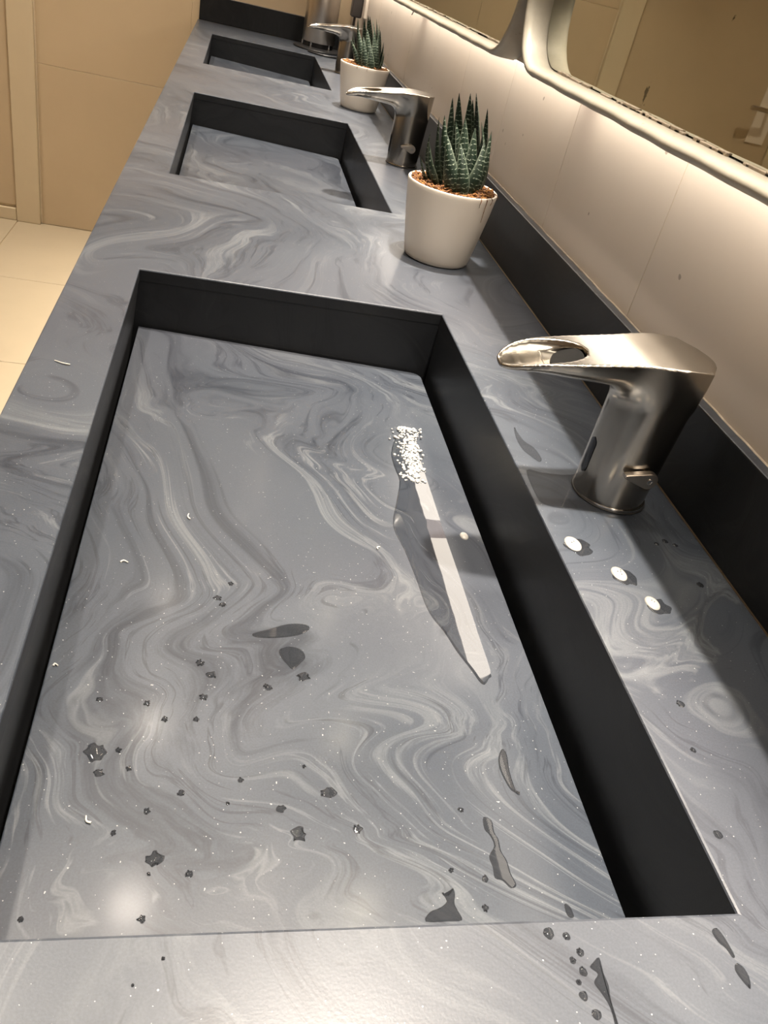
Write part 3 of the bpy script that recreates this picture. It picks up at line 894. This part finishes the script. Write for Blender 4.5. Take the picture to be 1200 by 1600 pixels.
# ================================================================== far corner: steel cylinder and wall unit
cy = empty('steel_cylinder', (.384, 3.262, 0)); tag(cy, 'brushed steel cylinder on a black base in the far corner', 'dispenser')
obj('base_plate', lathe([(0, .0005), (.088, .0005), (.092, .003), (.090, .007), (.060, .010), (0, .010)], 56), M['black'], cy, 40)
obj('inner_core', lathe([(0, .0102), (.0565, .0102), (.0565, .034), (0, .034)], 40), M['black'], cy, 40)
obj('cylinder_body', lathe([(.056, .028), (.0605, .026), (.0615, .029), (.0615, .36), (.059, .366), (0, .370)], 64), M['steel'], cy, 40)
for k in range(5):
    t = k * math.pi * .4 - 2.1
    obj('foot', lathe([(0, .0075), (.0040, .0075), (.0040, .027), (0, .027)], 14), M['chrome'], cy, 40, loc=(.0585 * math.cos(t), .0585 * math.sin(t), 0))
bm = bmesh.new(); pts = []
for i in range(25):
    t = -2.4 + i * 2.9 / 24
    pts.append((.405 + (.086 + .003 * math.sin(i)) * math.cos(t), 3.225 + .135 * math.sin(t), .0036))
tag(obj('power_cable', tube(bm, pts, .0034, 8), M['black'], smooth=60), 'black cable coiled beside the steel cylinder', 'cable')

wu = empty('wall_dispenser', (.490, 3.03, .14)); tag(wu, 'dark brown narrow dispenser hanging on the wall in the far corner', 'dispenser')
obj('dispenser_body', B(-.026, .010, .0, .045, .006, .26, bevel=.004), M['brown'], wu)
obj('back_plate', B(.0105, .0215, -.06, .065, .012, .27, bevel=.002), M['white_plastic'], wu)
bm = bmesh.new(); tube(bm, [(-.010, .022, .010), (-.010, .022, -.020), (-.012, .022, -.040)], .0045, 10)
obj('nozzle', bm, M['brown'], wu, 60)

# ================================================================== water, foam and scraps
def film_bm(pts, zf, h, level=None):
    """thin irregular film: rounded outline, slightly domed"""
    P = [Vector((x, y)) for x, y in pts]
    # Catmull-Rom refinement
    n = len(P); Q = []
    for i in range(n):
        p0, p1, p2, p3 = P[i - 1], P[i], P[(i + 1) % n], P[(i + 2) % n]
        for t in (0, .34, .67):
            Q.append(.5 * ((2 * p1) + (p2 - p0) * t + (2 * p0 - 5 * p1 + 4 * p2 - p3) * t * t + (3 * p1 - p0 - 3 * p2 + p3) * t ** 3))
    c = sum(Q, Vector((0, 0))) / len(Q)
    bm = bmesh.new()
    lo = [bm.verts.new((q.x, q.y, zf(q.x) + .0001)) for q in Q]
    # inset along local normals
    m = len(Q); hi = []
    area = sum(Q[i].x * Q[(i + 1) % m].y - Q[(i + 1) % m].x * Q[i].y for i in range(m))
    sg = 1 if area > 0 else -1
    for i in range(m):
        t = (Q[(i + 1) % m] - Q[i - 1]).normalized()
        nn = Vector((-t.y, t.x)) * sg
        q = Q[i] + nn * min(h * 1.6, .0012)
        hi.append(bm.verts.new((q.x, q.y, zf(q.x) + h if level is None else level)))
    for i in range(m):
        bm.faces.new((lo[i], lo[(i + 1) % m], hi[(i + 1) % m], hi[i]))
    f = bm.faces.new(hi)
    bmesh.ops.triangulate(bm, faces=[f])
    return bm

def blob_pts(x, y, r, rnd, n=14, j=.34):
    r *= .85
    return [(x + r * (1 + rnd.uniform(-j, j)) * math.cos(2 * math.pi * i / n), y + r * (1 + rnd.uniform(-j, j)) * math.sin(2 * math.pi * i / n)) for i in range(n)]

flat = lambda x: 0.0
rnd = random.Random(21)
PUD_Z = panel_z(.2624) + .0003        # standing water is level although the panel slopes
tag(obj('puddle', film_bm(PUDDLE, panel_z, .0007, PUD_Z), M['puddle']), 'long shiny puddle reflecting the wall in the nearest sink', 'water')
SL = ['wavy water streak near the lower right of the nearest sink', 'wet patch touching the near rim of the nearest sink',
      'tiny wet streak by the lower right corner of the nearest sink', 'thin water trail above the wavy streak in the nearest sink',
      'long thin wet smear in the middle of the nearest sink', 'ragged dark water blot left of the puddle in the nearest sink']
for s, l in zip(STREAKS, SL):
    tag(obj('water_streak', film_bm(s, panel_z, .0006), M['water']), l, 'water')
BIGDROPS = [(.1679, .1667, 'round water drop just below the ragged dark blot in the nearest sink'),
            (.0397, .0969, 'large dark water drop near the left slot of the nearest sink'),
            (.0793, .0298, 'large dark water drop at the lower left of the nearest sink'),
            (.1584, .0460, 'large dark water drop at the lower middle of the nearest sink'),
            (.1780, .0737, 'large dark water drop right of centre, above the lower middle one')]
for x, y, r in DROPS:
    big = r > .0045
    o = obj('water_drop', film_bm(blob_pts(x, y, r, rnd), panel_z, .0009 if big else .0007), M['water'], smooth=70)
    tag(o, 'small dark water drop lying on the floor panel of the nearest sink', 'water drop', 'water drops in the nearest sink')
    for bx_, by_, bl in BIGDROPS:
        if abs(x - bx_) < .001 and abs(y - by_) < .001: o['label'] = bl
for i, (x, y, r) in enumerate(TDROPS):
    near = y < -.04
    o = obj('water_drop', film_bm(blob_pts(x, y, r, rnd, j=.15), flat, .0007), M['water'], smooth=70)
    if near: tag(o, 'dark water drop on the countertop strip in front of the nearest sink', 'water drop', 'water drops on the front strip')
    else: tag(o, 'dark water drop on the countertop between the nearest sink and backsplash', 'water drop', 'water drops behind the nearest sink')
FLB = ['long water splash with a tail at the bottom edge, on the front strip', 'upper of two slim water drops near the bottom right corner',
       'lower of two slim water drops near the bottom right corner', 'wet film and painted shadow band at the base of the nearest faucet', 'irregular water film left of the nearest faucet, by the sink rim']
for s, l in zip(TFILMS, FLB):
    tag(obj('water_film', film_bm(s, flat, .0006), M['clear_water'] if 'faucet' in l else M['water']), l, 'water')
# milky soap drops on the counter in a row, each with a few dark bubbles
def soap_drop(x, y, z, r, label, bub):
    root = empty('soap_drop', (x, y, z)); tag(root, label, 'soap drop', 'milky soap drops')
    bm = lathe([(r, .0001), (r * .97, .0007), (r * .8, .0014), (r * .45, .0019), (0, .0021)], 24)
    for v in bm.verts: v.co.x *= .82; v.co.y *= 1.12
    obj('drop_body', bm, M['soapdrop'], root, 70)
    for q in range(bub):
        a, d = q * 2.3 + r * 900, r * (.12 + .10 * q)
        bx = bmesh.new(); bmesh.ops.create_icosphere(bx, subdivisions=1, radius=r * .085)
        obj('bubble', bx, M['darkgap'], root, 70, loc=(d * math.cos(a), d * math.sin(a), .0018))
SPL = ['milky soap drop closest to the nearest faucet, by the sink rim', 'middle one of three milky soap drops behind the nearest sink', 'milky soap drop farthest from the faucet, behind the nearest sink']
for (x, y, r), l, nb in zip(SOAP, SPL, (2, 4, 2)):
    soap_drop(x, y, 0, r, l, nb)
    # dark wet halo round it
    tag(obj('water_film', film_bm(blob_pts(x + .004, y - .003, r * 1.55, rnd, 13, .2), flat, .00035), M['water'], smooth=70), 'wet halo round ' + l.replace('milky', 'the milky', 1).replace('middle one', 'the middle one'), 'water')
soap_drop(.3318, .3550, panel_z(.3318), .0050, 'small milky drop on the sink panel beside the long puddle', 0)
# foam at the far end of the puddle
bm = bmesh.new()
for _ in range(420):
    t = rnd.random() ** 1.15
    y = .545 - .11 * t
    c = .308 - .013 * t
    x = c + rnd.gauss(0, .0075 - .002 * t)
    r = rnd.uniform(.0006, .0021)
    b2 = bmesh.new(); bmesh.ops.create_icosphere(b2, subdivisions=1, radius=r)
    for v in b2.verts: v.co = Vector((v.co.x + x, v.co.y + y, v.co.z * .8 + PUD_Z + r * .2))
    me = bpy.data.meshes.new('t'); b2.to_mesh(me); b2.free(); bm.from_mesh(me); bpy.data.meshes.remove(me)
tag(obj('soap_foam', bm, M['foam'], smooth=70), 'white soap bubbles at the far end of the long puddle', 'foam', kind='stuff')
# little white scraps
SC = [(.0798, .3364, 1, .0075, 1.9, 'curled white scrap left of centre in the nearest sink'),
      (.0355, .2699, 1, .0055, .2, 'white scrap near the left side of the nearest sink'),
      (.0422, .0522, 1, .0050, 2.4, 'white scrap at the lower left of the nearest sink'),
      (.2435, .3220, 1, .0040, 1.2, 'pale crumb left of the puddle in the nearest sink'),
      (-.0386, .4481, 0, .0140, 2.9, 'thin white scrap on the left rim beside the nearest sink'),
      (.0060, .1617, 1, .0026, .4, 'yellowish crumb at the left slot of the nearest sink')]
for x, y, pn, L, a, l in SC:
    z = panel_z(x) if pn else 0.0
    bm = bmesh.new(); c, s = math.cos(a), math.sin(a)
    pts = [(x + c * L * (t - .5) - s * .0012 * math.sin(t * 4), y + s * L * (t - .5) + c * .0012 * math.sin(t * 4), z + .0008 + .0005 * math.sin(t * 3)) for t in (0, .2, .4, .6, .8, 1)]
    tube(bm, pts, .0007, 6, .0004)
    tag(obj('paper_scrap', bm, M['scrap'], smooth=70), l, 'scrap', 'small scraps')
